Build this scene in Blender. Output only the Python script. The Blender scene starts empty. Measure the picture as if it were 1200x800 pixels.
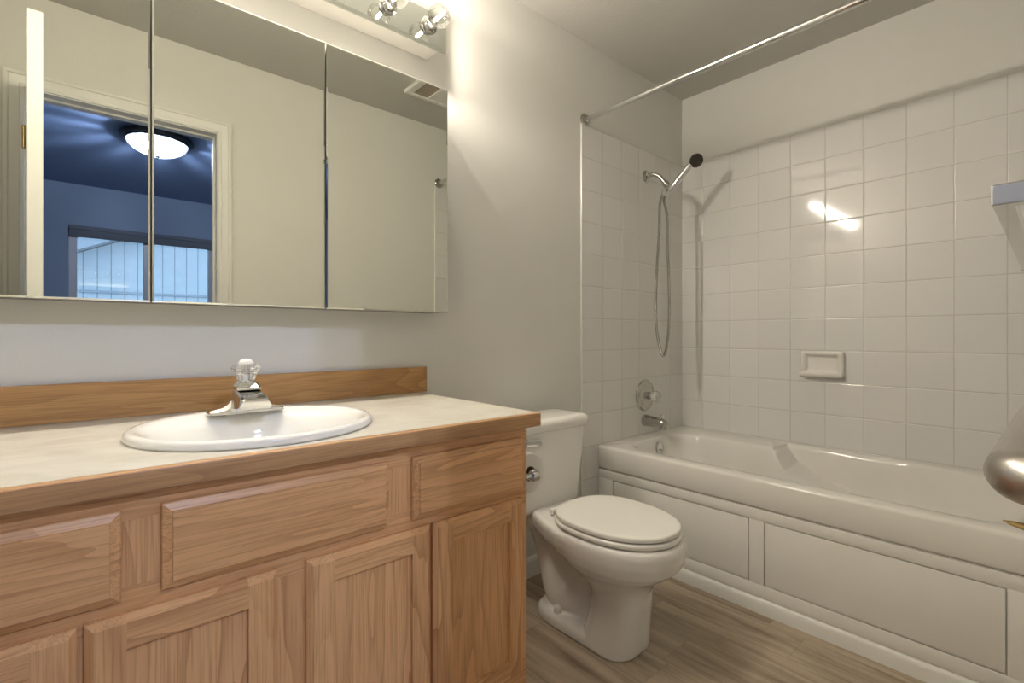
import bpy, bmesh, math, random
from mathutils import Vector, Matrix
random.seed(7)
PI = math.pi
SC = bpy.context.scene
COL = SC.collection

# ------------------------------------------------------------------ camera, world, exposure
H = 1.02                                   # eye height above the floor
TH = 0.853597
cam = bpy.data.cameras.new('camera')
cam.sensor_width = 36.0
cam.lens = 36.0 * 571.87 / 1200.0
cam.shift_y = -6.43 / 1200.0
cam.clip_start = 0.01
camo = bpy.data.objects.new('camera', cam)
COL.objects.link(camo)
camo.location = (0, 0, H)
camo.rotation_euler = (PI / 2, 0, TH - PI / 2)
SC.camera = camo

world = bpy.data.worlds.new('sky')
SC.world = world
world.use_nodes = True
WB = world.node_tree.nodes['Background']
WB.inputs[0].default_value = (0.46, 0.68, 1.0, 1)
WB.inputs[1].default_value = 3.6

SC.view_settings.view_transform = 'Standard'
SC.view_settings.look = 'None'
SC.view_settings.gamma = 1
SC.view_settings.use_curve_mapping = False
SC.view_settings.exposure = 0.0

BULB_COLOR = (1.0, 0.91, 0.79)
BULB_STRENGTH = 1570.0
LAMP_COLOR = (0.62, 0.72, 1.0)
LAMP_STRENGTH = 4300.0

# ------------------------------------------------------------------ node helpers
class NT:
    def __init__(s, name):
        s.m = bpy.data.materials.new(name)
        s.m.use_nodes = True
        s.t = s.m.node_tree
        s.t.nodes.clear()
        s.out = s.t.nodes.new('ShaderNodeOutputMaterial')
    def n(s, kind, **kw):
        nd = s.t.nodes.new(kind)
        for k, v in kw.items():
            setattr(nd, k, v)
        return nd
    def l(s, a, b):
        s.t.links.new(a, b)
    def val(s, sock, v):
        if hasattr(v, 'is_linked') or isinstance(v, bpy.types.NodeSocket):
            s.l(v, sock)
        else:
            sock.default_value = v
    def math(s, op, a, b=None, c=None):
        nd = s.n('ShaderNodeMath', operation=op)
        s.val(nd.inputs[0], a)
        if b is not None: s.val(nd.inputs[1], b)
        if c is not None: s.val(nd.inputs[2], c)
        return nd.outputs[0]
    def mix(s, fac, a, b, blend='MIX'):
        nd = s.n('ShaderNodeMix', data_type='RGBA', blend_type=blend)
        s.val(nd.inputs[0], fac)
        for i, v in ((6, a), (7, b)):
            if isinstance(v, tuple): nd.inputs[i].default_value = (*v, 1) if len(v) == 3 else v
            else: s.l(v, nd.inputs[i])
        return nd.outputs[2]
    def noise(s, vec, scale, detail=3, rough=0.5, dist=0.0):
        nd = s.n('ShaderNodeTexNoise')
        nd.inputs['Scale'].default_value = scale
        nd.inputs['Detail'].default_value = detail
        nd.inputs['Roughness'].default_value = rough
        nd.inputs['Distortion'].default_value = dist
        s.l(vec, nd.inputs['Vector'])
        return nd.outputs['Fac']
    def coords(s, rnd=False, scale=(1, 1, 1)):
        tc = s.n('ShaderNodeTexCoord')
        v = tc.outputs['Object']
        if rnd:
            oi = s.n('ShaderNodeObjectInfo')
            k = s.n('ShaderNodeVectorMath', operation='SCALE')
            k.inputs[0].default_value = (17.3, 9.1, 23.7)
            s.l(oi.outputs['Random'], k.inputs['Scale'])
            ad = s.n('ShaderNodeVectorMath', operation='ADD')
            s.l(v, ad.inputs[0]); s.l(k.outputs[0], ad.inputs[1])
            v = ad.outputs[0]
        mu = s.n('ShaderNodeVectorMath', operation='MULTIPLY')
        s.l(v, mu.inputs[0]); mu.inputs[1].default_value = scale
        return mu.outputs[0], v
    def ramp(s, fac, stops):
        nd = s.n('ShaderNodeValToRGB')
        e = nd.color_ramp.elements
        while len(e) < len(stops): e.new(0.5)
        for el, (p, c) in zip(e, stops):
            el.position = p
            el.color = (*c, 1)
        s.l(fac, nd.inputs[0])
        return nd.outputs[0]
    def bump(s, h, strength=0.3, dist=0.01):
        nd = s.n('ShaderNodeBump')
        nd.inputs['Strength'].default_value = strength
        nd.inputs['Distance'].default_value = dist
        s.l(h, nd.inputs['Height'])
        return nd.outputs[0]
    def bsdf(s, color, rough=0.5, metal=0.0, normal=None, spec=0.5, coat=0.0, **kw):
        b = s.n('ShaderNodeBsdfPrincipled')
        if isinstance(color, tuple): b.inputs['Base Color'].default_value = (*color, 1)
        else: s.l(color, b.inputs['Base Color'])
        s.val(b.inputs['Roughness'], rough)
        b.inputs['Metallic'].default_value = metal
        b.inputs['Specular IOR Level'].default_value = spec
        b.inputs['Coat Weight'].default_value = coat
        b.inputs['Coat Roughness'].default_value = 0.05
        if normal is not None: s.l(normal, b.inputs['Normal'])
        s.l(b.outputs[0], s.out.inputs[0])
        return b

def plain(name, color, rough=0.5, metal=0.0, coat=0.0, nscale=None, nstr=0.08, ndist=0.002, spec=0.5):
    t = NT(name)
    v, _ = t.coords()
    var = t.noise(v, 6.0, 2)
    c = t.mix(var, tuple(x * 0.97 for x in color), tuple(min(1, x * 1.02) for x in color))
    nm = t.bump(t.noise(v, nscale, 3), nstr, ndist) if nscale else None
    t.bsdf(c, rough, metal, nm, spec, coat)
    return t.m

def oak(name, axis, light, mid, dark):
    t = NT(name)
    lo, ac = 0.9, 7.0
    sc = {'X': (lo, ac, ac), 'Z': (ac, ac, lo), 'Y': (ac, lo, ac)}[axis]
    v, raw = t.coords(True, sc)
    n = t.noise(v, 0.9, 3, 0.45, 0.35)
    rings = t.math('FRACT', t.math('MULTIPLY', n, 15.0))
    r01 = t.math('POWER', rings, 2.6)
    fade = t.ramp(t.noise(v, 0.7, 2), [(0.35, (0.25, 0.25, 0.25)), (0.65, (1, 1, 1))])
    r01 = t.math('MULTIPLY', r01, fade)
    f = {'X': (7, 330, 330), 'Z': (330, 330, 7), 'Y': (330, 7, 330)}[axis]
    mu = t.n('ShaderNodeVectorMath', operation='MULTIPLY')
    t.l(raw, mu.inputs[0]); mu.inputs[1].default_value = f
    pores = t.noise(mu.outputs[0], 1.0, 2, 0.6)
    pr = t.ramp(pores, [(0.46, (0, 0, 0)), (0.66, (1, 1, 1))])
    big = t.noise(v, 0.45, 2)
    c = t.mix(big, mid, light)
    c = t.mix(t.math('MULTIPLY', r01, 0.62), c, dark)
    c = t.mix(t.math('MULTIPLY', pr, 0.42), c, dark)
    nm = t.bump(pores, 0.12, 0.001)
    t.bsdf(c, 0.36, 0, nm, 0.45)
    return t.m

def tile_mat(name, ax, u0, z0, S=0.1524):
    """glazed square tiles: grout lines, pillowed edges"""
    t = NT(name)
    tc = t.n('ShaderNodeTexCoord')
    sp = t.n('ShaderNodeSeparateXYZ')
    t.l(tc.outputs['Object'], sp.inputs[0])
    ds = []
    ids = []
    for a, o in ((ax, u0), ('Z', z0)):
        u = t.math('DIVIDE', t.math('SUBTRACT', sp.outputs[a], o - 50 * S), S)
        fr = t.math('FRACT', u)
        ids.append(t.math('FLOOR', u))
        ds.append(t.math('MULTIPLY', t.math('MINIMUM', fr, t.math('SUBTRACT', 1.0, fr)), S))
    d = t.math('MINIMUM', ds[0], ds[1])
    def smooth(lo, hi):
        mr = t.n('ShaderNodeMapRange', interpolation_type='SMOOTHSTEP')
        t.l(d, mr.inputs[0])
        mr.inputs[1].default_value = lo; mr.inputs[2].default_value = hi
        return mr.outputs[0]
    g = smooth(0.0009, 0.0016)
    hgt = smooth(0.0006, 0.0048)
    cb = t.n('ShaderNodeCombineXYZ'); t.l(ids[0], cb.inputs[0]); t.l(ids[1], cb.inputs[1])
    wn = t.n('ShaderNodeTexWhiteNoise'); t.l(cb.outputs[0], wn.inputs[0])
    tilec = t.mix(wn.outputs[0], (0.745, 0.732, 0.708), (0.778, 0.765, 0.742))
    c = t.mix(g, (0.56, 0.535, 0.49), tilec)
    wav = t.noise(tc.outputs['Object'], 5.0, 1)
    h2 = t.math('ADD', hgt, t.math('MULTIPLY', wav, 0.5))
    nm = t.bump(h2, 0.55, 0.0016)
    rg = t.math('MULTIPLY_ADD', g, -0.49, 0.56)
    t.bsdf(c, rg, 0, nm, 0.5)
    return t.m

M = {}
M['wall'] = plain('painted_wall', (0.74, 0.73, 0.685), 0.65, nscale=130, nstr=0.18, ndist=0.003, spec=0.3)
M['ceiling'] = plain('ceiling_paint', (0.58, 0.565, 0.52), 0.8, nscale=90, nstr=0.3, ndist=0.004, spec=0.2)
M['blue_cast_wall'] = plain('wall_blue_light_cast', (0.175, 0.22, 0.29), 0.7, nscale=130, nstr=0.18, ndist=0.003, spec=0.3)  # blue cast and dimness of the bedroom light put into the wall colour
M['blue_cast_ceiling'] = plain('ceiling_blue_light_cast', (0.22, 0.30, 0.46), 0.8, nscale=90, nstr=0.3, ndist=0.004, spec=0.2)  # bluish bedroom light painted into the ceiling's base colour
M['trim'] = plain('trim_paint', (0.80, 0.79, 0.745), 0.4)
M['porcelain'] = plain('porcelain', (0.88, 0.865, 0.82), 0.07, coat=0.3)
M['seat'] = plain('seat_plastic', (0.90, 0.885, 0.83), 0.22)
M['acrylic'] = plain('tub_acrylic', (0.82, 0.80, 0.75), 0.10)
M['chrome'] = plain('chrome', (0.70, 0.70, 0.70), 0.06, 1.0)
M['dull_chrome'] = plain('dull_chrome', (0.50, 0.485, 0.46), 0.13, 1.0)
M['white_plastic'] = plain('white_plastic', (0.80, 0.79, 0.75), 0.35)
M['brass'] = plain('brass', (0.72, 0.50, 0.20), 0.22, 1.0)
M['dark_rubber'] = plain('dark_rubber', (0.035, 0.028, 0.025), 0.45)
M['dark_bronze'] = plain('dark_bronze', (0.035, 0.04, 0.045), 0.3, 0.6)
M['paper'] = plain('paper', (0.86, 0.84, 0.79), 0.9, nscale=300, nstr=0.2)
M['cardboard'] = plain('cardboard', (0.42, 0.33, 0.22), 0.9)
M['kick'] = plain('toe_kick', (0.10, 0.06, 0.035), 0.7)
M['beige_enamel'] = plain('beige_enamel', (0.62, 0.60, 0.555), 0.4)
M['cabinet_shell'] = plain('cabinet_shell', (0.24, 0.235, 0.22), 0.45)
M['carpet'] = plain('carpet', (0.35, 0.33, 0.30), 0.95, nscale=400, nstr=0.8)
M['vinyl_frame'] = plain('vinyl_frame', (0.36, 0.37, 0.40), 0.4)
M['fabric_shade'] = plain('window_shade_fabric', (0.10, 0.11, 0.13), 0.8)
M['grille'] = plain('grille_plastic', (0.48, 0.40, 0.33), 0.5)
M['roof'] = plain('roof_shingle', (0.12, 0.12, 0.13), 0.9, nscale=40, nstr=0.6)
M['fascia'] = plain('fascia_paint', (0.38, 0.40, 0.44), 0.6)
M['concrete'] = plain('ground_gravel', (0.30, 0.30, 0.30), 0.9)

PINK = ((0.86, 0.515, 0.26), (0.78, 0.42, 0.185), (0.42, 0.175, 0.062))
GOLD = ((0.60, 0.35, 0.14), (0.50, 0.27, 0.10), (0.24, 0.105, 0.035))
M['oak_h'] = oak('oak_horizontal', 'X', *PINK)
M['oak_v'] = oak('oak_vertical', 'Z', *PINK)
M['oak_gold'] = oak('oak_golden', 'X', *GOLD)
M['oak_edge'] = oak('oak_edge', 'X', (0.62, 0.37, 0.18), (0.53, 0.29, 0.135), (0.28, 0.125, 0.055))

# brushed steel
t = NT('brushed_steel')
v, _ = t.coords(False, (3, 300, 300))
nz = t.noise(v, 1.0, 2)
t.bsdf((0.52, 0.49, 0.455), t.math('MULTIPLY_ADD', nz, 0.15, 0.24), 1.0, t.bump(nz, 0.05, 0.001))
M['brushed'] = t.m

# corrugated hose
t = NT('metal_hose')
tc = t.n('ShaderNodeTexCoord')
sp = t.n('ShaderNodeSeparateXYZ'); t.l(tc.outputs['UV'], sp.inputs[0])
wv = t.math('SINE', t.math('MULTIPLY', sp.outputs[0], 2 * PI / 0.0045))
t.bsdf((0.50, 0.48, 0.45), 0.2, 1.0, t.bump(wv, 0.8, 0.001))
M['hose'] = t.m

# mirror
t = NT('mirror_glass')
v, _ = t.coords()
c = t.mix(t.noise(v, 2.0, 1), (0.69, 0.70, 0.645), (0.70, 0.71, 0.655))
t.bsdf(c, 0.0, 1.0)
M['mirror'] = t.m
t = NT('light_bar_mirror')
v, _ = t.coords()
c = t.mix(t.noise(v, 2.0, 1), (0.74, 0.77, 0.73), (0.76, 0.79, 0.75))
t.bsdf(c, 0.015, 1.0)
M['bar_mirror'] = t.m

# thin clear glass (lets lamp light through)
def thin_glass(name, tint=(1, 1, 1), refl=1.0, rough=0.0):
    t = NT(name)
    tr = t.n('ShaderNodeBsdfTransparent'); tr.inputs[0].default_value = (*tint, 1)
    gl = t.n('ShaderNodeBsdfGlossy'); gl.inputs['Roughness'].default_value = rough
    fr = t.n('ShaderNodeFresnel'); fr.inputs[0].default_value = 1.5
    mx = t.n('ShaderNodeMixShader')
    t.l(t.math('MULTIPLY', fr.outputs[0], refl), mx.inputs[0])
    t.l(tr.outputs[0], mx.inputs[1]); t.l(gl.outputs[0], mx.inputs[2])
    t.l(mx.outputs[0], t.out.inputs[0])
    return t.m
M['bulb_glass'] = thin_glass('clear_bulb_glass', (0.97, 0.97, 0.96), 0.45)
M['pane'] = thin_glass('window_pane', (0.95, 0.97, 0.98), 1.6)

t = NT('clear_acrylic')
v, _ = t.coords()
b = t.bsdf(t.mix(t.noise(v, 30, 1), (0.95, 0.95, 0.93), (1, 1, 0.98)), 0.03)
b.inputs['Transmission Weight'].default_value = 0.85
b.inputs['IOR'].default_value = 1.46
M['clear_acrylic'] = t.m

def glow(name, color, strength):
    t = NT(name)
    e = t.n('ShaderNodeEmission')
    e.inputs[0].default_value = (*color, 1); e.inputs[1].default_value = strength
    t.l(e.outputs[0], t.out.inputs[0])
    return t.m
M['bulb_glow'] = glow('bulb_filament', BULB_COLOR, BULB_STRENGTH)
M['lamp_glow'] = glow('lamp_filament', LAMP_COLOR, LAMP_STRENGTH)

# fluted lamp shade: alternating clear and frosted flutes
t = NT('fluted_shade_glass')
tc = t.n('ShaderNodeTexCoord')
sp = t.n('ShaderNodeSeparateXYZ'); t.l(tc.outputs['Object'], sp.inputs[0])
ang = t.math('ARCTAN2', sp.outputs[1], sp.outputs[0])
fl = t.math('MULTIPLY_ADD', t.math('SINE', t.math('MULTIPLY', ang, 14.0)), 0.5, 0.5)
fl = t.math('POWER', fl, 3.0)
tr = t.n('ShaderNodeBsdfTransparent')
tl = t.n('ShaderNodeBsdfTranslucent'); tl.inputs[0].default_value = (0.05, 0.052, 0.056, 1)
gl = t.n('ShaderNodeBsdfGlossy'); gl.inputs['Roughness'].default_value = 0.08; gl.inputs[0].default_value = (0.25, 0.25, 0.25, 1)
m1 = t.n('ShaderNodeMixShader'); t.l(t.math('MULTIPLY_ADD', fl, 0.70, 0.25), m1.inputs[0])
t.l(tl.outputs[0], m1.inputs[1]); t.l(tr.outputs[0], m1.inputs[2])
m2 = t.n('ShaderNodeMixShader'); m2.inputs[0].default_value = 0.08
t.l(m1.outputs[0], m2.inputs[1]); t.l(gl.outputs[0], m2.inputs[2])
t.l(m2.outputs[0], t.out.inputs[0])
M['flute'] = t.m

# floor: grey-brown vinyl planks running along Y
t = NT('vinyl_planks')
tc = t.n('ShaderNodeTexCoord')
sp = t.n('ShaderNodeSeparateXYZ'); t.l(tc.outputs['Object'], sp.inputs[0])
PW, PL = 0.152, 0.95
ix = t.math('DIVIDE', t.math('ADD', sp.outputs[0], 10.03), PW)
row = t.math('FLOOR', ix)
wn0 = t.n('ShaderNodeTexWhiteNoise', noise_dimensions='1D'); t.l(row, wn0.inputs['W'])
iy = t.math('ADD', t.math('DIVIDE', t.math('ADD', sp.outputs[1], 10.0), PL), t.math('MULTIPLY', wn0.outputs[0], 7.0))
seg = t.math('FLOOR', iy)
cb = t.n('ShaderNodeCombineXYZ'); t.l(row, cb.inputs[0]); t.l(seg, cb.inputs[1])
wn = t.n('ShaderNodeTexWhiteNoise'); t.l(cb.outputs[0], wn.inputs[0])
off = t.n('ShaderNodeVectorMath', operation='SCALE'); t.l(wn.outputs['Color'], off.inputs[0]); off.inputs['Scale'].default_value = 13.0
ad = t.n('ShaderNodeVectorMath', operation='ADD'); t.l(tc.outputs['Object'], ad.inputs[0]); t.l(off.outputs[0], ad.inputs[1])
mu = t.n('ShaderNodeVectorMath', operation='MULTIPLY'); t.l(ad.outputs[0], mu.inputs[0]); mu.inputs[1].default_value = (22, 2.2, 1)
g1 = t.noise(mu.outputs[0], 1.0, 5, 0.62, 0.8)
mu2 = t.n('ShaderNodeVectorMath', operation='MULTIPLY'); t.l(ad.outputs[0], mu2.inputs[0]); mu2.inputs[1].default_value = (150, 7, 1)
g2 = t.noise(mu2.outputs[0], 1.0, 2)
c = t.ramp(g1, [(0.27, (0.16, 0.115, 0.078)), (0.42, (0.37, 0.295, 0.21)), (0.56, (0.53, 0.435, 0.325)), (0.72, (0.64, 0.54, 0.42))])
c = t.mix(t.math('MULTIPLY', g2, 0.30), c, (0.24, 0.185, 0.135))
c = t.mix(t.math('MULTIPLY_ADD', wn.outputs[0], 0.30, 0.0), c, (0.28, 0.225, 0.17))
def gap(u, w):
    f = t.math('FRACT', u)
    return t.math('LESS_THAN', t.math('MINIMUM', f, t.math('SUBTRACT', 1.0, f)), w)
gp = t.math('MAXIMUM', gap(ix, 0.006), gap(iy, 0.0011))
c = t.mix(t.math('MULTIPLY', gp, 0.3), c, (0.14, 0.105, 0.075))
t.bsdf(c, t.math('MULTIPLY_ADD', g1, 0.2, 0.32), 0, t.bump(g2, 0.1, 0.001), 0.4)
M['floor'] = t.m

# laminate
t = NT('marbled_laminate')
v, _ = t.coords(False, (1.0, 1.7, 1))
n1 = t.noise(v, 5.0, 5, 0.6, 1.6)
n2 = t.noise(v, 18.0, 4, 0.6, 0.8)
c = t.ramp(n1, [(0.33, (0.54, 0.495, 0.415)), (0.5, (0.635, 0.605, 0.53)), (0.66, (0.70, 0.675, 0.61))])
c = t.mix(t.math('MULTIPLY', n2, 0.35), c, (0.60, 0.57, 0.50))
t.bsdf(c, 0.33)
M['laminate'] = t.m

# grooved siding
t = NT('grooved_siding')
tc = t.n('ShaderNodeTexCoord')
sp = t.n('ShaderNodeSeparateXYZ'); t.l(tc.outputs['Object'], sp.inputs[0])
f = t.math('FRACT', t.math('DIVIDE', t.math('ADD', sp.outputs[0], 40.0), 0.19))
g = t.math('LESS_THAN', f, 0.07)
nz = t.noise(tc.outputs['Object'], 6.0, 3)
c = t.mix(nz, (0.50, 0.53, 0.56), (0.62, 0.65, 0.67))
c = t.mix(t.math('MULTIPLY', g, 0.75), c, (0.15, 0.17, 0.2))
t.bsdf(c, 0.8)
M['siding'] = t.m

# ------------------------------------------------------------------ mesh helpers
def wpos(o):
    p = Vector((0, 0, 0))
    while o is not None:
        p += Vector(o.location); o = o.parent
    return p

def obj(name, bm, mat, parent=None, smooth=True, angle=40, origin=None):
    """link a world-space bmesh as one object (origin: world point of its own origin)"""
    bmesh.ops.recalc_face_normals(bm, faces=bm.faces)
    base = wpos(parent) if parent is not None else Vector((0, 0, 0))
    o_ = Vector(origin) if origin is not None else base
    bmesh.ops.translate(bm, verts=bm.verts, vec=-o_)
    me = bpy.data.meshes.new(name)
    bm.to_mesh(me); bm.free()
    if smooth:
        me.shade_smooth()
        try:
            me.set_sharp_from_angle(angle=math.radians(angle))
        except Exception:
            pass
    ob = bpy.data.objects.new(name, me)
    COL.objects.link(ob)
    ob.location = o_ - base
    if parent is not None: ob.parent = parent
    if mat is not None: me.materials.append(mat)
    return ob

def tag(o, label, cat, group=None):
    o['label'] = label; o['category'] = cat
    if group: o['group'] = group
    return o

def thing(name, loc, label, cat, group=None):
    o = bpy.data.objects.new(name, None)
    o.empty_display_size = 0.05
    COL.objects.link(o)
    o.location = loc
    return tag(o, label, cat, group)

def struct(name, bm, mat, smooth=False):
    o = obj(name, bm, mat, None, smooth)
    o['kind'] = 'structure'
    return o

def box(x0, x1, y0, y1, z0, z1, bev=0.0, seg=2, bm=None):
    nb = bmesh.new()
    bmesh.ops.create_cube(nb, size=1.0)
    for v in nb.verts:
        v.co = Vector((x0 + (v.co.x + .5) * (x1 - x0), y0 + (v.co.y + .5) * (y1 - y0), z0 + (v.co.z + .5) * (z1 - z0)))
    if bev > 0:
        bmesh.ops.bevel(nb, geom=nb.edges[:], offset=bev, segments=seg, affect='EDGES', profile=0.5)
    return join(bm, nb)

def join(bm, nb):
    if bm is None: return nb
    me = bpy.data.meshes.new('tmp'); nb.to_mesh(me); nb.free()
    bm.from_mesh(me); bpy.data.meshes.remove(me)
    return bm

def loft(rings, cap0=True, cap1=True, closed=True, bm=None):
    nb = bmesh.new()
    vs = [[nb.verts.new(p) for p in r] for r in rings]
    n = len(rings[0])
    for a, b in zip(vs, vs[1:]):
        for i in range(n if closed else n - 1):
            j = (i + 1) % n
            try: nb.faces.new((a[i], a[j], b[j], b[i]))
            except ValueError: pass
    if cap0: nb.faces.new(vs[0][::-1])
    if cap1: nb.faces.new(vs[-1])
    return join(bm, nb)

def frame(d):
    d = Vector(d).normalized()
    up = Vector((0, 0, 1)) if abs(d.z) < 0.9 else Vector((0, 1, 0))
    a = d.cross(up).normalized()
    return a, a.cross(d).normalized(), d

def lathe(origin, axis, prof, seg=32, bm=None, cap0=True, cap1=True, mod=None):
    """prof: (distance along axis, radius)"""
    a, b, d = frame(axis)
    o = Vector(origin)
    rings = []
    for h, r in prof:
        rings.append([o + d * h + (a * math.cos(2 * PI * i / seg) + b * math.sin(2 * PI * i / seg)) * (max(r, 1e-5) * (mod(i / seg, h) if mod else 1)) for i in range(seg)])
    return loft(rings, cap0, cap1, True, bm)

def tube(pts, rad, seg=16, bm=None, uv=False, caps=True):
    pts = [Vector(p) for p in pts]
    n = len(pts)
    rr = rad if isinstance(rad, (list, tuple)) else [rad] * n
    tang = [(pts[min(i + 1, n - 1)] - pts[max(i - 1, 0)]).normalized() for i in range(n)]
    a, b, _ = frame(tang[0])
    rings = []
    dist = 0; us = []
    for i in range(n):
        if i:
            dist += (pts[i] - pts[i - 1]).length
            q = tang[i - 1].rotation_difference(tang[i])
            a = q @ a; b = q @ b
        us.append(dist)
        rings.append([pts[i] + (a * math.cos(2 * PI * k / seg) + b * math.sin(2 * PI * k / seg)) * rr[i] for k in range(seg)])
    if not uv:
        return loft(rings, caps, caps, True, bm)
    nb = bmesh.new()
    lay = nb.loops.layers.uv.new('UVMap')
    vs = [[nb.verts.new(p) for p in r] for r in rings]
    for i in range(n - 1):
        for k in range(seg):
            j = (k + 1) % seg
            f = nb.faces.new((vs[i][k], vs[i][j], vs[i + 1][j], vs[i + 1][k]))
            for lp, u in zip(f.loops, (us[i], us[i], us[i + 1], us[i + 1])): lp[lay].uv = (u, k / seg)
    return nb

def spline(pts, sub=10):
    """Catmull-Rom through pts"""
    P = [Vector(p) for p in pts]
    P = [2 * P[0] - P[1]] + P + [2 * P[-1] - P[-2]]
    out = []
    for i in range(1, len(P) - 2):
        p0, p1, p2, p3 = P[i - 1:i + 3]
        for k in range(sub):
            s = k / sub
            out.append(0.5 * ((2 * p1) + (p2 - p0) * s + (2 * p0 - 5 * p1 + 4 * p2 - p3) * s * s + (3 * p1 - p0 - 3 * p2 + p3) * s ** 3))
    out.append(P[-2])
    return out

def superellipse(cx, cy, a, b, z, n=2.0, seg=48, bfront=None):
    """ring in a horizontal plane; bfront = half-length on the -y side"""
    r = []
    for i in range(seg):
        th = 2 * PI * i / seg
        c, s = math.cos(th), math.sin(th)
        x = a * math.copysign(abs(c) ** (2 / n), c)
        bb = b if s > 0 or bfront is None else bfront
        y = bb * math.copysign(abs(s) ** (2 / n), s)
        r.append(Vector((cx + x, cy + y, z)))
    return r

def rrect(x0, x1, z0, z1, y, r=0.0, seg=1):
    """rectangle ring in an XZ plane at depth y"""
    if r <= 0: return [Vector((x0, y, z0)), Vector((x1, y, z0)), Vector((x1, y, z1)), Vector((x0, y, z1))]
    out = []
    for cx, cz, a0 in ((x1 - r, z0 + r, -PI / 2), (x1 - r, z1 - r, 0), (x0 + r, z1 - r, PI / 2), (x0 + r, z0 + r, PI)):
        for k in range(seg + 1):
            a = a0 + PI / 2 * k / seg
            out.append(Vector((cx + r * math.cos(a), y, cz + r * math.sin(a))))
    return out

def yzring(ring):   # swap so a ring of an XZ plane lies in a YZ plane at constant x
    return [Vector((p.y, p.x, p.z)) for p in ring]

# ------------------------------------------------------------------ the room
AY, BX = 1.5145, 2.655          # painted faces of the left (vanity) wall and right (tub) wall
TA, TB = 1.5086, 2.6475         # tile faces
LX = -0.345                     # end wall beside the vanity
CZ = 2.412
ZB = H                          # z in the photo frame -> +H
struct('floor', box(LX - .1, BX + .1, -0.06, AY + .1, -0.1, 0), M['floor'])
struct('ceiling', box(LX - .1, BX + .1, -0.115, AY + .1, CZ, CZ + .1), M['ceiling'])
struct('wall_left', box(LX - .1, BX + .1, AY, AY + .1, 0, CZ), M['wall'])
struct('wall_right', box(BX, BX + .1, -0.115, AY, 0, CZ), M['wall'])
struct('wall_end', box(LX - .1, LX, -0.115, AY, 0, CZ), M['wall'])
DX0, DX1, DZ = -0.186, 0.489, 2.022      # clear door opening
bm = box(LX, DX0 - .018, -0.115, 0, 0, CZ)
box(DX1 + .018, BX, -0.115, 0, 0, CZ, bm=bm)
box(DX0 - .018, DX1 + .018, -0.115, 0, DZ + .018, CZ, bm=bm)
struct('wall_front', bm, M['wall'])

# door jamb and casing
bm = box(DX0 - .018, DX0, -0.117, 0.002, 0, DZ + .018)
box(DX1, DX1 + .018, -0.117, 0.002, 0, DZ + .018, bm=bm)
box(DX0, DX1, -0.117, 0.002, DZ, DZ + .018, bm=bm)
box(DX0, DX0 + .010, -0.08, -0.045, 0, DZ, .002, bm=bm)
box(DX1 - .010, DX1, -0.08, -0.045, 0, DZ, .002, bm=bm)
box(DX0 + .010, DX1 - .010, -0.08, -0.045, DZ - .010, DZ, .002, bm=bm)
struct('trim_1', bm, M['trim'])
def casing(side):
    """mitred profile swept round the opening"""
    prof = [(0.0, 0.0), (0.0, 0.009), (0.006, 0.012), (0.010, 0.012), (0.013, 0.009), (0.018, 0.010), (0.030, 0.0135),
            (0.040, 0.015), (0.043, 0.0125), (0.047, 0.016), (0.055, 0.016), (0.059, 0.013), (0.059, 0.0)]
    rev = 0.005
    y0 = 0.0 if side > 0 else -0.115
    rings = []
    for cx, cz, sx, sz in ((DX0 - rev, 0, -1, 0), (DX0 - rev, DZ + rev, -1, 1), (DX1 + rev, DZ + rev, 1, 1), (DX1 + rev, 0, 1, 0)):
        rings.append([Vector((cx + sx * u, y0 + side * w, cz + sz * u)) for u, w in prof])
    return loft(rings, True, True, True)
struct('trim_2', casing(1), M['trim'], True)
struct('trim_3', casing(-1), M['trim'], True)

# wall tile: slabs with a white edge strip
struct('wall_right_tile', box(TB, BX, 0.0, AY, 0.42, 0.9977 + H), tile_mat('tile_right', 'Y', 0.4650, 0.6929 + H))
struct('wall_left_tile', box(1.754, TB, TA, AY, 0, 0.9977 + H), tile_mat('tile_left', 'X', 1.754, 0.6929 + H))
struct('wall_front_tile', box(1.754, TB, 0.0, 0.006, 0, 0.9977 + H), tile_mat('tile_front', 'X', 1.754, 0.6929 + H))
bm = box(1.7475, 1.754, TA - .0015, AY, 0, 0.9977 + H, .0012)
box(1.7475, 1.754, 0, .0075, 0, 0.9977 + H, .0012, bm=bm)
struct('trim_4', bm, plain('edge_strip', (0.86, 0.85, 0.81), 0.15))

def baseboard(x0, x1, y, s):
    prof = [(0, 0), (0.012, 0), (0.012, 0.065), (0.009, 0.078), (0.005, 0.085), (0, 0.085)]
    return loft([[Vector((x, y + s * a, b)) for a, b in prof] for x in (x0, x1)], True, True, True)
struct('baseboard_left', baseboard(0.85, 1.7475, AY, -1), M['trim'])
struct('baseboard_front', baseboard(DX1 + .07, 1.7475, 0, 1), M['trim'])

# ------------------------------------------------------------------ vanity
VX1 = 0.845
FY, DY = 0.915, 0.897       # face-frame plane, door-face plane
def Z(z): return z + H
van = thing('vanity_cabinet', (0.25, 1.2, 0), 'honey oak bathroom vanity cabinet with recessed panel doors and slab drawers under the pale countertop', 'cabinet')
bm = box(VX1 - .016, VX1, FY + .0185, AY - .002, 0.09, Z(-.2295))
box(LX + .002, LX + .018, FY + .0185, AY - .002, 0.09, Z(-.2295), bm=bm)
box(LX + .018, VX1 - .016, AY - .008, AY - .002, 0.09, Z(-.2295), bm=bm)
box(LX + .018, VX1 - .016, FY + .0185, AY - .008, 0.09, 0.106, bm=bm)
obj('carcass', bm, M['oak_v'], van, False)
obj('toe_kick', box(LX + .002, VX1 - .005, FY + .075, AY - .01, 0, 0.0895), M['kick'], van, False)
XD = [(-0.315, 0.038), (0.086, 0.462), (0.515, 0.828)]
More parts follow.
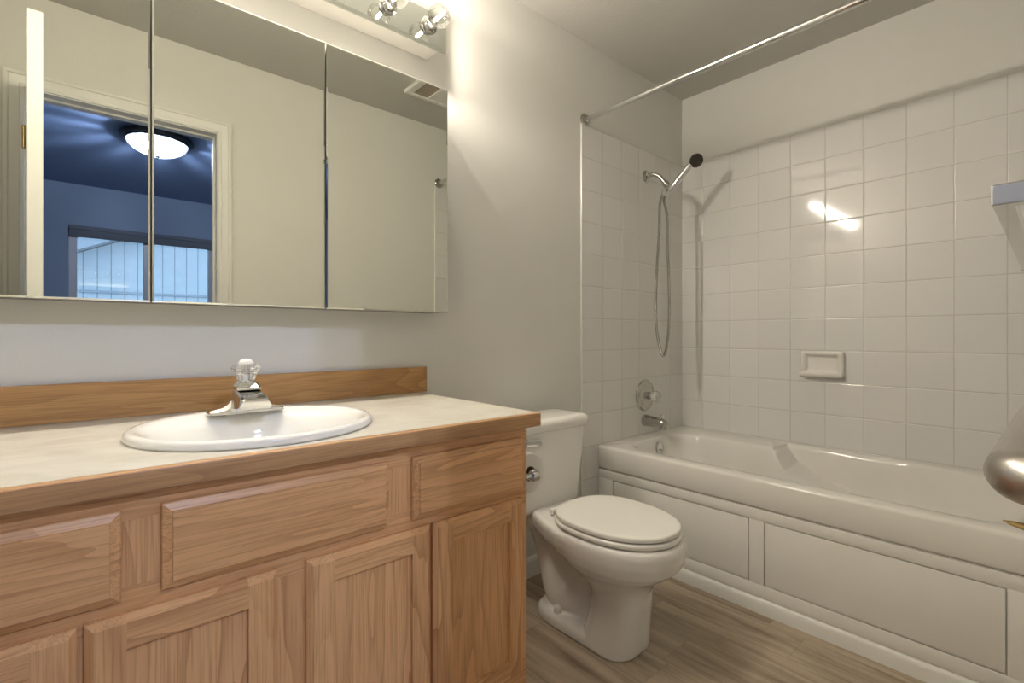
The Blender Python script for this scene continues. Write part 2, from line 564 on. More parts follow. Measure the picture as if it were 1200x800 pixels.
XO = [(-0.262, -0.010), (-0.003, 0.250), (0.299, 0.557), (0.564, 0.825)]
ff = obj('face_frame', box(LX + .002, VX1, FY, FY + .018, Z(-.272), Z(-.229), .0008), M['oak_h'], van, False)
obj('rail', box(LX + .002, VX1, FY + .0002, FY + .018, Z(-.425), Z(-.370), .0008), M['oak_h'], ff, False)
obj('rail', box(LX + .002, VX1, FY + .0002, FY + .018, 0.09, 0.20, .0008), M['oak_h'], ff, False)
for xa, xb in ((LX + .002, -.255), (-.02, .012), (.235, .315), (.545, .58), (.80, VX1)):
    obj('stile', box(xa, xb, FY + .0004, FY + .018, 0.20, Z(-.425), .0008), M['oak_v'], ff, False)
for xa, xb in ((LX + .002, -.30), (.022, .102), (.446, .531), (.80, VX1)):
    obj('stile', box(xa, xb, FY + .0004, FY + .018, Z(-.370), Z(-.272), .0008), M['oak_v'], ff, False)

def drawer_front(x0, x1, z0, z1):
    T = FY - DY
    def rg(i, y): return rrect(x0 + i, x1 - i, z0 + i, z1 - i, y)
    return loft([rg(0, FY), rg(0, DY + T * .62), rg(.0015, DY + T * .50), rg(.008, DY + T * .34), rg(.0125, DY + T * .22), rg(.0135, DY + .0002), rg(.0145, DY)], True, True)
for xa, xb in XD:
    obj('drawer', drawer_front(xa, xb, Z(-.386), Z(-.254)), M['oak_h'], van, False)

def door(x0, x1, z0, z1):
    w = 0.047
    T = FY - DY
    e = 0.010
    d = obj('door', box(x0 + w - .006, x1 - w + .006, DY + .0085, DY + .0145, z0 + w - .006, z1 - w + .006), M['oak_v'], van, False)
    def bar(ring_fn):
        return loft([ring_fn(*k) for k in ((0, FY), (0, DY + T * .55), (.0015, DY + T * .45), (.006, DY + T * .22), (e, DY))], True, True)
    def stile(sx):
        o, i_ = (x0, x0 + w) if sx < 0 else (x1, x1 - w)
        def rf(k, y):
            oo = o + k if sx < 0 else o - k
            q = [Vector((oo, y, z0 + k)), Vector((i_, y, z0 + k)), Vector((i_, y, z1 - k)), Vector((oo, y, z1 - k))]
            return q
        return bar(rf)
    def rail(sz):
        o, i_ = (z0, z0 + w) if sz < 0 else (z1, z1 - w)
        def rf(k, y):
            oo = o + k if sz < 0 else o - k
            return [Vector((x0 + w, y, oo)), Vector((x1 - w, y, oo)), Vector((x1 - w, y, i_)), Vector((x0 + w, y, i_))]
        return bar(rf)
    for s in (-1, 1):
        obj('stile', stile(s), M['oak_v'], d, False)
        obj('rail', rail(s), M['oak_h'], d, False)
for xa, xb in XO:
    door(xa, xb, Z(-.842), Z(-.405))

# countertop with sink cut-out
CT = Z(-.196)
CX1, CY0 = 0.874, 0.9085
SX, SY = 0.281, 1.145
ct = thing('countertop', (0.25, 1.2, CT - .03), 'cream marbled laminate vanity countertop with oak front edge and oak backsplash', 'countertop')
nb = bmesh.new()
N = 64
def rect_pt(th):
    x0, x1, y0, y1 = LX + .002, CX1 - .0, CY0, AY - .001
    c, s = math.cos(th), math.sin(th)
    tt = 1e9
    if c > 1e-9: tt = min(tt, (x1 - SX) / c)
    if c < -1e-9: tt = min(tt, (x0 - SX) / c)
    if s > 1e-9: tt = min(tt, (y1 - SY) / s)
    if s < -1e-9: tt = min(tt, (y0 - SY) / s)
    return SX + c * tt, SY + s * tt
angs = sorted(set([2 * PI * i / N for i in range(N)] + [math.atan2(y - SY, x - SX) % (2 * PI) for x in (LX + .002, CX1) for y in (CY0, AY - .001)]))
rings = []
for z, inner in ((CT - .029, True), (CT - .029, False), (CT, False), (CT, True)):
    r = []
    for a in angs:
        if inner:
            r.append(Vector((SX + .214 * math.cos(a), SY + .195 * math.sin(a), z)))
        else:
            x, y = rect_pt(a); r.append(Vector((x, y, z)))
    rings.append(r)
rings.append(rings[0])
bm = loft(rings, False, False)
bmesh.ops.remove_doubles(bm, verts=bm.verts, dist=1e-5)
obj('laminate_top', bm, M['laminate'], ct, False)
bm = box(LX + .002, CX1 + .001, CY0 - .0195, CY0 - .0003, CT - .033, CT + .0004, .0035, 3)
obj('front_edge', bm, M['oak_edge'], ct, True, 30)
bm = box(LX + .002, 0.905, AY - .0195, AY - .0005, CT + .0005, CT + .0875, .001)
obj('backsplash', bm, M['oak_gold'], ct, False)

# sink
sk = thing('sink', (SX, SY, CT), 'white oval drop-in porcelain sink set in the cream countertop', 'sink')
prof = [  # (a, b, dz, dy)
    (.2315, .2195, .0005, 0), (.233, .221, .006, 0), (.2315, .2195, .0125, 0), (.227, .215, .0165, 0), (.220, .208, .0175, 0),
    (.213, .195, .016, -.006), (.206, .181, .011, -.014), (.201, .170, .004, -.020), (.197, .163, -.010, -.025), (.190, .156, -.035, -.026),
    (.176, .144, -.070, -.026), (.150, .120, -.105, -.026), (.105, .085, -.128, -.024), (.050, .045, -.137, -.022), (.022, .022, -.139, -.02)]
rings = [superellipse(SX, SY + dy, a, b, CT + dz, 2.0, 72) for a, b, dz, dy in prof]
under = [(.020, .020, -.150, -.02), (.055, .05, -.149, -.022), (.115, .09, -.139, -.026), (.155, .125, -.115, -.026), (.182, .150, -.078, -.026), (.194, .160, -.036, -.024), (.199, .168, -.012, -.014), (.203, .176, -.002, 0)]
rings += [superellipse(SX, SY + dy, a, b, CT + dz, 2.0, 72) for a, b, dz, dy in under]
rings.append(rings[0])
bm = loft(rings, False, False)
bmesh.ops.remove_doubles(bm, verts=bm.verts, dist=1e-6)
obj('basin', bm, M['porcelain'], sk, True, 80)
obj('drain', lathe((SX, SY - .02, CT - .1405), (0, 0, 1), [(0, .021), (.003, .021), (.004, .017), (.002, .012), (.0045, .010), (.005, 0.0)], 24), M['chrome'], sk)

# faucet
FXc, FYc = 0.287, 1.292
fz = CT + .0165
fa = thing('faucet', (FXc, FYc, fz), 'chrome centreset faucet with faceted clear knob on the back rim of the oval sink', 'faucet')
rings = []
for x, hy, hz in ((-.080, .018, .005), (-.078, .022, .009), (-.066, .0245, .0115), (-.052, .0255, .0145), (-.042, .026, .022), (-.036, .0265, .030), (0, .027, .031),
                  (.036, .0265, .030), (.042, .026, .022), (.052, .0255, .0145), (.066, .0245, .0115), (.078, .022, .009), (.080, .018, .005)):
    y, zz = FYc, fz
    rings.append([Vector((FXc + x, y - hy, zz)), Vector((FXc + x, y - hy, zz + hz * .55)), Vector((FXc + x, y - hy * .72, zz + hz)),
                  Vector((FXc + x, y + hy * .72, zz + hz)), Vector((FXc + x, y + hy, zz + hz * .55)), Vector((FXc + x, y + hy, zz))])
obj('base_plate', loft(rings), M['chrome'], fa, True, 25)
# body: wide wedge that leans forward into the spout
rings = []
for y, hb, ht, zb, zt in ((.024, .033, .021, .003, .050), (.018, .036, .024, .003, .056), (-.010, .038, .026, .003, .056), (-.030, .038, .027, .006, .052), (-.060, .0365, .027, .010, .046), (-.084, .035, .0265, .013, .041), (-.090, .033, .025, .016, .038)):
    rings.append([Vector((FXc + a, FYc + y, fz + b)) for a, b in ((-hb + .004, zb), (hb - .004, zb), (hb, zb + .006), (ht + .001, zt - .004), (ht - .004, zt), (-ht + .004, zt), (-ht - .001, zt - .004), (-hb, zb + .006))])
obj('spout', loft(rings), M['chrome'], fa, True, 25)
rings = []
for z, hx, y0, y1 in ((.054, .026, -.034, .022), (.059, .0255, -.033, .0215), (.070, .019, -.020, .018), (.072, .0175, -.018, .017)):
    c = .005
    rings.append([Vector((FXc + a, FYc + b, fz + z)) for a, b in ((-hx + c, y0), (hx - c, y0), (hx, y0 + c), (hx, y1 - c), (hx - c, y1), (-hx + c, y1), (-hx, y1 - c), (-hx, y0 + c))])
obj('body', loft(rings), M['chrome'], fa, True, 25)
obj('collar', lathe((FXc, FYc + .001, fz + .0715), (0, 0, 1), [(0, .015), (.002, .0155), (.003, .015)], 24), M['chrome'], fa)
def facet(u, h):
    return 1.0 + 0.035 * math.cos(2 * PI * u * 10)
bm = lathe((FXc, FYc + .001, fz + .0748), (0, 0, 1), [(0, .018), (.003, .0195), (.018, .0235), (.022, .0285), (.028, .0315), (.035, .029), (.038, .023), (.039, .017)], 40, mod=facet)
kb = obj('knob', bm, M['clear_acrylic'], fa, True, 20)
obj('knob_cap', lathe((FXc, FYc + .001, fz + .1140), (0, 0, 1), [(0, .0165), (.004, .0155), (.009, .0115), (.011, .007), (.0115, 0)], 20), M['white_plastic'], kb)
obj('knob_stem', lathe((FXc, FYc + .001, fz + .0750), (0, 0, 1), [(0, .008), (.03, .0065), (.037, .0055)], 16), M['chrome'], kb)

# ------------------------------------------------------------------ mirror cabinet
MY = 1.395
MZ0, MZ1 = Z(.078), Z(.836)
MX = [-0.299, 0.1125, 0.5135, 0.928]
mc = thing('medicine_cabinet', (0.31, 1.45, MZ0), 'wide three door mirrored medicine cabinet above the sink', 'medicine cabinet')
obj('carcass', box(MX[0] + .001, MX[3] - .001, MY + .0195, AY - .0005, MZ0 + .002, MZ1 - .002, .001), M['cabinet_shell'], mc, False)
for i in range(3):
    a, b = MX[i] + .0016, MX[i + 1] - .0016
    d = obj('door', box(a + .0015, b - .0015, MY + .0052, MY + .019, MZ0 + .0015, MZ1 - .0015), M['beige_enamel'], mc, False)
    def rg(k, y): return rrect(a + k, b - k, MZ0 + k, MZ1 - k, y)
    obj('mirror', loft([rg(0, MY + .005), rg(0, MY + .0012), rg(.004, MY), ], True, True), M['mirror'], d, False)

# vanity light bar
LB0, LB1 = Z(.984), Z(1.113)
lb = thing('vanity_light', (0.48, AY, Z(1.05)), 'vanity light bar with clear round bulbs on a mirrored face above the medicine cabinet', 'light fixture')
obj('housing', box(-.264, 0.918, 1.4345, AY - .0005, LB0, LB1 - .012, .002), M['beige_enamel'], lb, False)
def rg(k, y): return rrect(-.288 + k, 0.943 - k, LB0 - .006 + k, LB1 - k, y)
obj('mirror_plate', loft([rg(0, 1.434), rg(0, 1.4305), rg(.012, 1.428)], True, True), M['bar_mirror'], lb, False)
bz = Z(1.049)
for i in range(8):
    bx = 0.873 - .151 * i
    s = obj('socket', lathe((bx, 1.4279, bz), (0, -1, 0), [(0, .028), (.003, .029), (.005, .027), (.007, .0215), (.010, .0205), (.024, .0205), (.026, .019), (.026, .0165), (.018, .0160)], 32), M['dull_chrome'], lb)
    bl = obj('bulb', lathe((bx, 1.4045, bz), (0, -1, 0), [(-.006, .0125), (.002, .0135), (.010, .020), (.018, .0275), (.028, .034), (.039, .037), (.050, .0355), (.060, .030), (.067, .0215), (.0715, .011), (.0728, .001)], 36, cap0=False), M['bulb_glass'], lb)
    obj('filament', lathe((bx, 1.3755, bz), (0, -1, 0), [(-.012, .001), (-.010, .0038), (.0, .0042), (.018, .0042), (.028, .0038), (.030, .001)], 16), M['bulb_glow'], bl)

# ------------------------------------------------------------------ toilet
TX = 1.335
to = thing('toilet', (TX, 1.15, 0), 'white two-piece toilet with closed lid between the vanity and the tub', 'toilet')
tmp = bmesh.new()
def tring(z, yf, yb, hw, n=2.0, nseg=48):
    yc = yf + (yb - yf) * .52
    return superellipse(TX, yc, hw, yb - yc, z, n, nseg, yc - yf)
bowl = [(.170, .892, 1.07, .080), (.205, .882, 1.11, .094), (.225, .872, 1.135, .110), (.245, .855, 1.15, .128), (.265, .828, 1.17, .149),
        (.280, .806, 1.185, .164), (.300, .785, 1.20, .175), (.330, .774, 1.215, .1805), (.360, .771, 1.22, .182), (.376, .774, 1.222, .180), (.384, .782, 1.215, .172)]
loft([tring(z, a, b, h, 2.15) for z, a, b, h in bowl], bm=tmp)
ped = [(0, .906, 1.10, .106), (.02, .904, 1.10, .105), (.05, .902, 1.09, .102), (.10, .897, 1.075, .096), (.16, .889, 1.065, .090), (.23, .885, 1.07, .088)]
loft([tring(z, a, b, h, 2.9) for z, a, b, h in ped], bm=tmp)
foot = [(0, .930, 1.325, .105), (.024, .932, 1.323, .104), (.034, .936, 1.319, .100), (.038, .945, 1.31, .090)]
loft([tring(z, a, b, h, 3.2) for z, a, b, h in foot], bm=tmp)
# trapway bulge
tp = spline([(TX, 1.31, .365), (TX, 1.335, .29), (TX, 1.315, .21), (TX, 1.285, .14), (TX, 1.235, .082), (TX, 1.175, .085), (TX, 1.13, .14), (TX, 1.08, .22)], 8)
tube(tp, [.059 + .011 * math.cos(3.4 * k / len(tp) * PI) for k in range(len(tp))], 20, bm=tmp)
# shoulders running straight from the bowl rim to the deck
def shoulder(z, k):
    pts = [(1.0, .178), (1.12, .176), (1.20, .150), (1.30, .105), (1.46, .098)]
    return [Vector((TX + h - k, y, z)) for y, h in pts] + [Vector((TX - h + k, y, z)) for y, h in pts[::-1]]
loft([shoulder(.300, .020), shoulder(.330, .004), shoulder(.360, 0), shoulder(.374, .002), shoulder(.381, .010)], bm=tmp)
# rear web and deck
loft([superellipse(TX, 1.20, .036, .12, z, 3.5, 32) for z in (.03, .32)], bm=tmp)
deck = [(.318, 1.12, 1.455, .080), (.332, 1.10, 1.47, .098), (.342, 1.09, 1.478, .104), (.350, 1.09, 1.48, .105), (.356, 1.095, 1.475, .102)]
loft([superellipse(TX, (a + b) / 2, h, (b - a) / 2, z, 4.5, 48) for z, a, b, h in deck], bm=tmp)
me = bpy.data.meshes.new('tmp'); tmp.to_mesh(me); tmp.free()
tob = bpy.data.objects.new('tmp', me); COL.objects.link(tob)
md = tob.modifiers.new('r', 'REMESH'); md.mode = 'VOXEL'; md.voxel_size = 0.0045
md = tob.modifiers.new('s', 'SMOOTH'); md.factor = 0.5; md.iterations = 8
dg = bpy.context.evaluated_depsgraph_get()
nb = bmesh.new(); nb.from_object(tob, dg)
bpy.data.objects.remove(tob)
for v in nb.verts:
    if v.co.z < 0.001: v.co.z = 0.001
obj('bowl', nb, M['porcelain'], to, True, 180)
# tank
def tankring(z, hx, y0, y1, r=.035):
    pts = []
    yc = (y0 + y1) / 2
    for cx, cy, a0 in ((hx - r, y1 - r * .7, 0), (-hx + r, y1 - r * .7, PI / 2), (-hx + r, y0 + r, PI), (hx - r, y0 + r, 1.5 * PI)):
        ry = r * .7 if cy > yc else r
        for k in range(7):
            a = a0 + PI / 2 * k / 6
            bow = 0.010 * (1 - ((cx + r * math.cos(a)) / hx) ** 2) if cy < yc else 0
            pts.append(Vector((TX + cx + r * math.cos(a), cy + ry * math.sin(a) - bow, z)))
    return pts
TK = [(.3585, .150, 1.315, 1.455), (.364, .163, 1.305, 1.465), (.378, .170, 1.302, 1.47), (.50, .182, 1.296, 1.476), (.664, .194, 1.290, 1.480)]
obj('tank', loft([tankring(*k) for k in TK]), M['porcelain'], to, True, 50)
TL = [(.6645, .200, 1.282, 1.486), (.668, .2055, 1.277, 1.490), (.690, .2065, 1.276, 1.491), (.702, .203, 1.279, 1.488), (.708, .193, 1.289, 1.478), (.7095, .17, 1.31, 1.46)]
obj('tank_lid', loft([tankring(*k) for k in TL]), M['porcelain'], to, True, 60)
# seat ring and closed lid
def seatring(z, k=0.0):
    out = []
    hw, yb, yf = .174 - k, 1.204 - k, .782 + k
    yc = 1.01
    for i in range(64):
        th = 2 * PI * i / 64
        c, s = math.cos(th), math.sin(th)
        n = 2.1 if s < 0 else 2.6
        x = hw * math.copysign(abs(c) ** (2 / n), c)
        y = (yb - yc if s > 0 else yc - yf) * math.copysign(abs(s) ** (2 / n), s)
        out.append(Vector((TX + x, yc + y, z)))
    return out
bm = loft([seatring(.3875, .004), seatring(.390, .001), seatring(.398, 0), seatring(.4035, .003), seatring(.4045, .009)])
obj('seat', bm, M['seat'], to, True, 60)
bm = loft([seatring(.4085, .008), seatring(.4095, .005), seatring(.419, .004), seatring(.4225, .0055), seatring(.4245, .009), seatring(.4255, .02), seatring(.4260, .07)])
obj('seat_lid', bm, M['seat'], to, True, 60)
for s in (-1, 1):
    obj('hinge', lathe((TX + s * .075 - .018, 1.214, .397), (1, 0, 0), [(0, .009), (.002, .011), (.034, .011), (.036, .009)], 16), M['seat'], to)
    obj('bolt_cap', lathe((TX + s * .068, 1.205, .041), (0, 0, 1), [(0, .016), (.012, .0155), (.018, .012), (.021, .006), (.0215, 0)], 20), M['porcelain'], to)
# flush lever on the tank front
fl = obj('flush_lever', lathe((TX - .145, 1.296, .635), (0, -1, 0), [(0, .014), (.010, .014), (.014, .010), (.016, 0)], 20), M['chrome'], to)
rings = []
for k, (x, h) in enumerate(((0, .012), (.03, .011), (.07, .0125), (.078, .010))):
    rings.append([Vector((TX - .155 + x, 1.285 - dy, .633 - .05 * x + dz * h)) for dy, dz in ((0, -1), (.007, -1), (.010, -.5), (.010, .5), (.007, 1), (0, 1))])
obj('lever_arm', loft(rings), M['chrome'], fl, True, 40)

# toilet paper on the vanity side
PX, PZ = 0.903, 0.648
th_ = thing('toilet_paper_holder', (VX1, 1.01, PZ), 'chrome post toilet paper holder on the vanity side panel', 'toilet paper holder')
for y in (.945, 1.075):
    bm = lathe((VX1 + .0005, y, PZ), (1, 0, 0), [(0, .016), (.003, .016), (.006, .009), (.040, .008), (.046, .014), (.050, .0155), (.064, .0155), (.068, .012), (.070, 0)], 24)
    obj('post', bm, M['chrome'], th_)
obj('roller', lathe((PX, .9535, PZ), (0, 1, 0), [(0, .006), (.002, .0085), (.111, .0085), (.113, .006)], 16), M['chrome'], th_)
rp = thing('toilet_paper_roll', (PX, 1.01, PZ - .055), 'white toilet paper roll between the vanity side and the toilet tank', 'toilet paper')
obj('paper', lathe((PX, .962, PZ), (0, 1, 0), [(0, .0205), (0, .053), (.001, .054), (.095, .054), (.096, .053), (.096, .0205), (0, .0205)], 40, cap0=False, cap1=False), M['paper'], rp)
obj('cardboard_tube', lathe((PX, .9618, PZ), (0, 1, 0), [(0, .019), (0, .0204), (.0964, .0204), (.0964, .019), (0, .019)], 32, cap0=False, cap1=False), M['cardboard'], rp)

# ------------------------------------------------------------------ bathtub
RZ = Z(-.530)
tub = thing('bathtub', (2.25, .75, 0), 'white alcove bathtub with panelled apron along the tiled wall', 'bathtub')
X0, X1, Y0, Y1 = 1.870, TB - .001, 0.0075, TA - .001
def tubring(x0, x1, y0, y1, z, r, seg=14, nx=30, ny=150):
    """rounded rectangle with evenly many points per side so all rings match"""
    pts = []
    r = max(r, 1e-4)
    def line(ax, ay, bx, by, n):
        for i in range(n): pts.append(Vector((ax + (bx - ax) * i / n, ay + (by - ay) * i / n, z)))
    def arc(cx, cy, a0):
        for i in range(seg): 
            a = a0 + PI / 2 * i / seg
            pts.append(Vector((cx + r * math.cos(a), cy + r * math.sin(a), z)))
    line(x1, y0 + r, x1, y1 - r, ny); arc(x1 - r, y1 - r, 0)
    line(x1 - r, y1, x0 + r, y1, nx); arc(x0 + r, y1 - r, PI / 2)
    line(x0, y1 - r, x0, y0 + r, ny); arc(x0 + r, y0 + r, PI)
    line(x0 + r, y0, x1 - r, y0, nx); arc(x1 - r, y0 + r, 1.5 * PI)
    return pts
def sm(a, b, x):
    u = min(1, max(0, (x - a) / (b - a))); return u * u * (3 - 2 * u)
rings = []
rings.append(tubring(X0 + .012, X1, Y0, Y1, RZ - .108, .002))
rings.append(tubring(X0 + .003, X1, Y0, Y1, RZ - .105, .002))
rings.append(tubring(X0, X1, Y0, Y1, RZ - .100, .002))
rings.append(tubring(X0, X1, Y0, Y1, RZ - .013, .002))
rings.append(tubring(X0 + .0015, X1, Y0, Y1, RZ - .007, .002))
rings.append(tubring(X0 + .006, X1, Y0, Y1, RZ - .002, .002))
rings.append(tubring(X0 + .013, X1, Y0, Y1, RZ, .002))
IX0, IX1, IY0, IY1 = 1.950, 2.470, 0.055, 1.432
def interp(x, tab):
    for (a, u), (b, v) in zip(tab, tab[1:]):
        if x <= b: return u + (v - u) * max(0, (x - a)) / (b - a)
    return tab[-1][1]
KEYS = [(-.40, .16, .33), (-.345, .16, .33), (-.335, .115, .27), (-.315, .085, .22), (-.29, .070, .185), (-.26, .060, .155), (-.23, .052, .13), (-.20, .046, .108), (-.17, .040, .088),
        (-.14, .034, .070), (-.115, .029, .056), (-.09, .024, .042), (-.065, .019, .028), (-.04, .014, .016), (-.018, .008, .006), (-.008, .003, .002), (-.002, -.004, 0), (0, -.010, 0)]
SHELF = [(-1, -.36), (.30, -.30), (.50, -.235), (.63, -.183), (.77, -.138), (.87, -.088), (.905, -.045), (.93, -.01), (.945, .03), (2, .03)]
levels = [0, -.0012, -.002, -.004, -.008, -.012] + [-.018 - .0065 * k for k in range(44)] + [-.305, -.315, -.325, -.335, -.341, -.345]
for dz in levels:
    z = RZ + dz
    ins = interp(dz, [(a, b) for a, b, c in KEYS])
    back = interp(dz, [(a, c) for a, b, c in KEYS])
    rg_ = tubring(IX0 + ins, IX1 - ins, IY0 + ins * .6 + back, IY1 - ins * 1.1, z, .15 - .2 * max(0, ins - .05))
    out = []
    for p in rg_:
        # elbow recess: the back wall steps outwards above a narrow shelf sloping down towards the near end
        if p.x > 2.20 and p.y < .96:
            lift = sm(-.010, .012, dz - interp(p.y, SHELF))
            wgt = sm(2.22, 2.44, p.x)
            taper = .140 - .11 * sm(.50, .05, p.y)
            p = Vector((p.x + taper * wgt * lift, p.y, p.z))
        out.append(p)
    rings.append(out)
bm = loft(rings, False, True)
obj('shell', bm, M['acrylic'], tub, True, 60)
AX = 1.8795
bm = box(AX, AX + .02, Y0, Y1, 0.0, RZ - .1085)
obj('apron', bm, M['acrylic'], tub, False)
def panel(y0, y1):
    z0, z1 = Z(-.917), Z(-.681)
    fx = AX - .0055
    def rg(k, x): return yzring(rrect(y0 + k, y1 - k, z0 + k, z1 - k, x))
    return y0, y1, z0, z1
# raised frame around two panels, then the panels themselves sunk between grooves
yp = [(.114, .741), (.795, 1.422)]
zl, zh = Z(-.917), Z(-.681)
fx = AX - .0085
def bar(y0, y1, z0, z1, bm=None): return box(fx, AX + .0002, y0, y1, z0, z1, .0022, 2, bm=bm)
fr = obj('apron_frame', bar(Y0, Y1, zh, RZ - .1125), M['acrylic'], tub, True, 30)
bm = bar(Y0, Y1, .056, zl)
for a, b in ((Y0, yp[0][0]), (yp[0][1], yp[1][0]), (yp[1][1], Y1)):
    bar(a, b, zl - .001, zh + .001, bm=bm)
obj('lower_frame', bm, M['acrylic'], fr, True, 30)
for a, b in yp:
    obj('apron_panel', box(AX - .0075, AX + .0002, a + .0035, b - .0035, zl + .0035, zh - .0035, .0018, 2), M['acrylic'], tub, True, 30)
prof = [(0, 0), (-.016, 0), (-.016, .036), (-.012, .046), (-.006, .0545), (0, .0555)]
bm = loft([[Vector((AX + a - .0001, y, b)) for a, b in prof] for y in (Y0, Y1)])
obj('base_moulding', bm, M['trim'], tub, True, 50)
# overflow plate and drain
op = lathe((2.250, 1.4135, Z(-.583)), (0, -1, .10), [(0, .033), (.004, .033), (.008, .029), (.0095, .015), (.0095, 0)], 32)
ov = obj('overflow_plate', op, M['chrome'], tub)
obj('trip_lever', box(2.246, 2.254, 1.389, 1.404, Z(-.592), Z(-.586), .001), M['chrome'], ov)
obj('drain', lathe((2.25, 1.16, RZ - .3445), (0, 0, 1), [(0, .03), (.003, .03), (.004, .022), (.002, .018), (.006, .016), (.007, 0)], 24), M['chrome'], tub)

# tub spout
sp_ = thing('tub_spout', (2.262, TA, Z(-.455)), 'chrome tub spout with diverter pin below the shower valve', 'tub spout')
pts = [(2.262, TA - .0005, Z(-.452)), (2.262, TA - .006, Z(-.452)), (2.262, TA - .03, Z(-.4525)), (2.262, TA - .07, Z(-.454)), (2.262, TA - .10, Z(-.456)), (2.262, TA - .118, Z(-.459)), (2.262, TA - .127, Z(-.464)), (2.262, TA - .130, Z(-.468))]
obj('spout', tube(pts, [.031, .0315, .029, .0265, .0255, .0245, .019, .009], 24), M['dull_chrome'], sp_, True, 60)
obj('outlet', lathe((2.262, TA - .112, Z(-.468)), (0, 0, -1), [(0, .0185), (.018, .0185), (.020, .016), (.014, .014)], 20), M['dull_chrome'], sp_)
dv = obj('diverter', lathe((2.262, TA - .106, Z(-.434)), (0, 0, 1), [(0, .0035), (.014, .0035), (.015, .007), (.021, .0075), (.023, .005), (.0235, 0)], 16), M['chrome'], sp_)

# shower valve
VC = (2.262, TA, Z(-.318))
va = thing('shower_valve', VC, 'round chrome shower valve with clear knob on the tiled end wall', 'shower valve')
obj('escutcheon', lathe((VC[0], TA - .0005, VC[2]), (0, -1, 0), [(0, .084), (.004, .084), (.009, .080), (.011, .074), (.011, .066), (.015, .060), (.021, .045), (.025, .032), (.026, .022)], 48), M['dull_chrome'], va)
obj('sleeve', lathe((VC[0], TA - .026, VC[2]), (0, -1, 0), [(0, .020), (.016, .019), (.018, .015)], 24), M['dull_chrome'], va)
def facet8(u, h): return 1.0 + 0.05 * math.cos(2 * PI * u * 8)
kb = obj('knob', lathe((VC[0], TA - .0445, VC[2]), (0, -1, 0), [(0, .018), (.006, .024), (.018, .029), (.030, .031), (.040, .027), (.046, .016), (.047, 0)], 48, mod=facet8), M['clear_acrylic'], va, True, 20)

# shower arm and hand shower
SF = Vector((2.274, TA, Z(.859)))
sa = thing('hand_shower', SF, 'chrome hand shower with dark spray face and long looping metal hose on its wall arm', 'hand shower')
obj('flange', lathe(SF + Vector((0, -.0005, 0)), (0, -1, 0), [(0, .033), (.003, .033), (.009, .026), (.013, .016), (.014, .012)], 32), M['dull_chrome'], sa)
ap = spline([SF + Vector((0, -.010, 0)), SF + Vector((0.005, -.04, .002)), SF + Vector((.014, -.070, -.012)), SF + Vector((.024, -.095, -.045)), SF + Vector((.030, -.108, -.066))], 8)
obj('arm', tube(ap, .0115, 16), M['dull_chrome'], sa)
e = Vector(ap[-1])
ad_ = (Vector(ap[-1]) - Vector(ap[-3])).normalized()
obj('coupling', lathe(e - ad_ * .022, ad_, [(0, .0155), (.003, .017), (.024, .017), (.028, .0145), (.040, .0145), (.042, .011)], 20), M['dull_chrome'], sa)
HB = Vector((2.312, 1.386, Z(.772)))
obj('bracket', lathe(HB + Vector((-.004, .014, .010)), (-.15, -.85, -.4), [(0, .012), (.004, .018), (.026, .018), (.030, .013)], 20), M['chrome'], sa)
hs = sa
HD = Vector((2.338, 1.256, Z(.893)))
low = HB + (HB - HD).normalized() * .035
hp = spline([low + Vector((0, .004, -.004)), HB + Vector((0, -.004, 0)), HB.lerp(HD, .35) + Vector((0, -.002, .004)), HB.lerp(HD, .7) + Vector((0, -.002, .010)), HD + Vector((.000, .014, .008))], 8)
nh = len(hp)
obj('handle', tube(hp, [.0115 + .0045 * math.sin(PI * k / nh) + .002 * k / nh for k in range(nh)], 18), M['chrome'], hs)
fn = Vector((-.62, -.68, -.50)).normalized()
hc = HD
hd = obj('head', lathe(hc - fn * .026, fn, [(0, .012), (.006, .022), (.014, .031), (.022, .036), (.028, .0365), (.031, .0345)], 36), M['chrome'], hs)
obj('spray_face', lathe(hc + fn * .0035, fn, [(0, .0345), (.0025, .0340), (.004, .030), (.003, .024), (.0045, .021), (.0035, .013), (.005, .010), (.0052, 0)], 36), M['dark_rubber'], hd)
h0 = HB + Vector((-.030, .020, -.018))
hz = spline([h0, h0 + Vector((-.030, .004, -.075)), (2.236, 1.405, Z(.52)), (2.208, 1.405, Z(.25)), (2.203, 1.40, Z(.06)), (2.226, 1.395, Z(-.055)), (2.258, 1.392, Z(-.102)),
             (2.286, 1.390, Z(-.045)), (2.302, 1.387, Z(.07)), (2.300, 1.385, Z(.25)), (2.283, 1.385, Z(.48)), (2.286, 1.388, Z(.62)), low + Vector((-.006, .004, -.035)), low], 14)
obj('hose', tube(hz, .0072, 12, uv=True), M['hose'], hs)
obj('hose_nut', lathe(h0 + Vector((0.004, -.002, .012)), (-.30, .05, -.9), [(0, .011), (.02, .011), (.035, .008)], 16), M['chrome'], hs)

